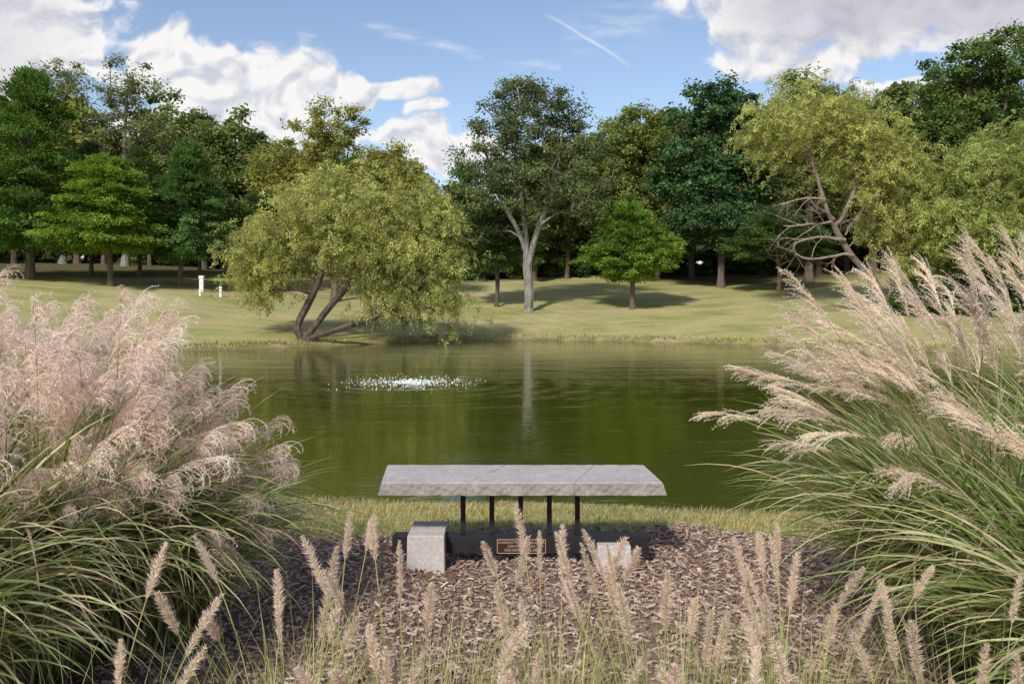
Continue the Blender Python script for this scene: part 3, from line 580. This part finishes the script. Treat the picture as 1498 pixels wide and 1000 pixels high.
blobs=[(-.37,.265,.11,.065),(-.43,.30,.075,.05),(-.30,.275,.075,.05),(-.235,.262,.09,.030),(-.155,.27,.06,.014),(-.36,.21,.16,.05),
(-.61,.345,.12,.065),(-.64,.29,.08,.06),(-.53,.30,.05,.02),(-.104,.25,.028,.011),(-.125,.215,.065,.025),(-.08,.185,.08,.035),
(.45,.375,.26,.062),(.30,.345,.075,.05),(.34,.300,.10,.026),(.44,.335,.14,.035),(.475,.268,.06,.018),(.62,.37,.12,.06)]
F_=None
for (a,b_,ra,rb) in blobs:
    d=VM(nt,'LENGTH',VM(nt,'MULTIPLY',VM(nt,'SUBTRACT',p,(a,b_,0)),(1/ra,1/rb,0)))
    F_=d if F_ is None else M(nt,'SMOOTH_MIN',F_,d,.25)
nB=NOISE(nt,MAP(nt,p,(1,1.25,1)),22,5,.52,0,'2D'); nC=NOISE(nt,MAP(nt,p,(1,1.25,1),(-.008,.016,0)),22,3,.5,0,'2D')
fld=M(nt,'ADD',M(nt,'SUBTRACT',1.05,F_),M(nt,'MULTIPLY',M(nt,'SUBTRACT',nB,.5),1.15))
hi=M(nt,'MULTIPLY',M(nt,'SUBTRACT',NOISE(nt,MAP(nt,tc.outputs['Generated'],(1,1,2.2)),2.6,3,.55),.54),4)
zz=M(nt,'SUBTRACT',M(nt,'MULTIPLY',sp.outputs[2],6),2.6,None,True)
hi=M(nt,'MULTIPLY',hi,M(nt,'MAXIMUM',zz,M(nt,'LESS_THAN',sp.outputs[1],.15)))
fld=M(nt,'SUBTRACT',fld,M(nt,'MULTIPLY',M(nt,'LESS_THAN',sp.outputs[1],0),5))
dens=N(nt,'ShaderNodeMapRange',interpolation_type='SMOOTHSTEP'); L(nt,M(nt,'MAXIMUM',fld,hi),dens.inputs[0]); dens.inputs[1].default_value=0; dens.inputs[2].default_value=.36
spu=N(nt,'ShaderNodeSeparateXYZ'); L(nt,p,spu.inputs[0])
gr=M(nt,'MULTIPLY',M(nt,'MULTIPLY',M(nt,'SUBTRACT',spu.outputs[0],.22),8,None,True),M(nt,'MULTIPLY',M(nt,'SUBTRACT',spu.outputs[1],.305),22,None,True))
gl=M(nt,'MULTIPLY',M(nt,'MULTIPLY',M(nt,'SUBTRACT',-.52,spu.outputs[0]),8,None,True),.7)
gr=M(nt,'MAXIMUM',gr,gl)
sh=M(nt,'ADD',M(nt,'MULTIPLY',M(nt,'SUBTRACT',nB,nC),M(nt,'SUBTRACT',3.6,M(nt,'MULTIPLY',gr,2.2))),M(nt,'ADD',.74,M(nt,'MULTIPLY',M(nt,'SUBTRACT',nA.outputs['Fac'],.5),1.6)),None,True)
white=MIX(nt,sh,(4.1,4.3,4.9),(6.3,6.25,6.2)); grey=MIX(nt,sh,(3.0,3.0,3.6),(4.0,3.85,4.35))
cc=MIX(nt,M(nt,'MULTIPLY',gr,.85),white,grey)
skc=MIX(nt,1,sky.outputs[0],(1.10,1.03,1.03),'MULTIPLY')
def streak(u0,v0,u1,v1,wd):
    dx,dy=u1-u0,v1-v0; l=math.hypot(dx,dy); dx/=l;dy/=l
    r_=VM(nt,'SUBTRACT',VM(nt,'ADD',uv,VM(nt,'MULTIPLY',warp,(.18,.18,0))),(u0,v0,0))
    al=VM(nt,'DOT_PRODUCT',r_,(dx,dy,0)); ac=M(nt,'ABSOLUTE',VM(nt,'DOT_PRODUCT',r_,(-dy,dx,0)))
    m1=M(nt,'SUBTRACT',1,M(nt,'DIVIDE',ac,wd),None,True); e=M(nt,'SUBTRACT',1,M(nt,'ABSOLUTE',M(nt,'SUBTRACT',M(nt,'DIVIDE',al,l*.5),1)),None,True)
    return M(nt,'MULTIPLY',m1,M(nt,'POWER',e,.5))
st=M(nt,'MULTIPLY',streak(.040,.362,.150,.293,.0032),.7)
nS=RAMP(nt,NOISE(nt,MAP(nt,uv,(8,40,1)),1.5,3,.6,0,'2D'),[(.35,0.),(.75,1.)])
st=M(nt,'MAXIMUM',st,M(nt,'MULTIPLY',M(nt,'MULTIPLY',streak(-.20,.350,-.03,.305,.010),nS),1.0))
st=M(nt,'MAXIMUM',st,M(nt,'MULTIPLY',M(nt,'MULTIPLY',streak(.06,.33,.20,.36,.04),nS),.6))
st=M(nt,'MAXIMUM',st,M(nt,'MULTIPLY',M(nt,'MULTIPLY',streak(-.02,.294,.06,.292,.010),nS),.9))
c1=MIX(nt,st,skc,(5.8,5.9,6.1)); c1=MIX(nt,dens.outputs[0],c1,cc)
bg=N(nt,'ShaderNodeBackground'); bg.inputs[1].default_value=.15; L(nt,c1,bg.inputs[0])
o=N(nt,'ShaderNodeOutputWorld'); L(nt,bg.outputs[0],o.inputs[0])
sd=bpy.data.lights.new('sun','SUN'); sd.energy=3.9; sd.angle=math.radians(5); sd.color=(1,.955,.88)
so=bpy.data.objects.new('sun',sd); sc.collection.objects.link(so)
dirv=Vector((math.sin(ROT)*math.cos(EL),math.cos(ROT)*math.cos(EL),math.sin(EL))); so.rotation_euler=dirv.to_track_quat('Z','Y').to_euler(); so.location=(-10,-10,20)
cam=bpy.data.cameras.new('camera'); co=bpy.data.objects.new('camera',cam); sc.collection.objects.link(co); sc.camera=co
co.location=(0,0,CAMZ); co.rotation_euler=(math.pi/2,0,0); cam.lens=28; cam.sensor_width=36; cam.shift_y=-.04; cam.clip_end=6000; cam.clip_start=.05
print('verts',sum(len(m.vertices) for m in bpy.data.meshes))
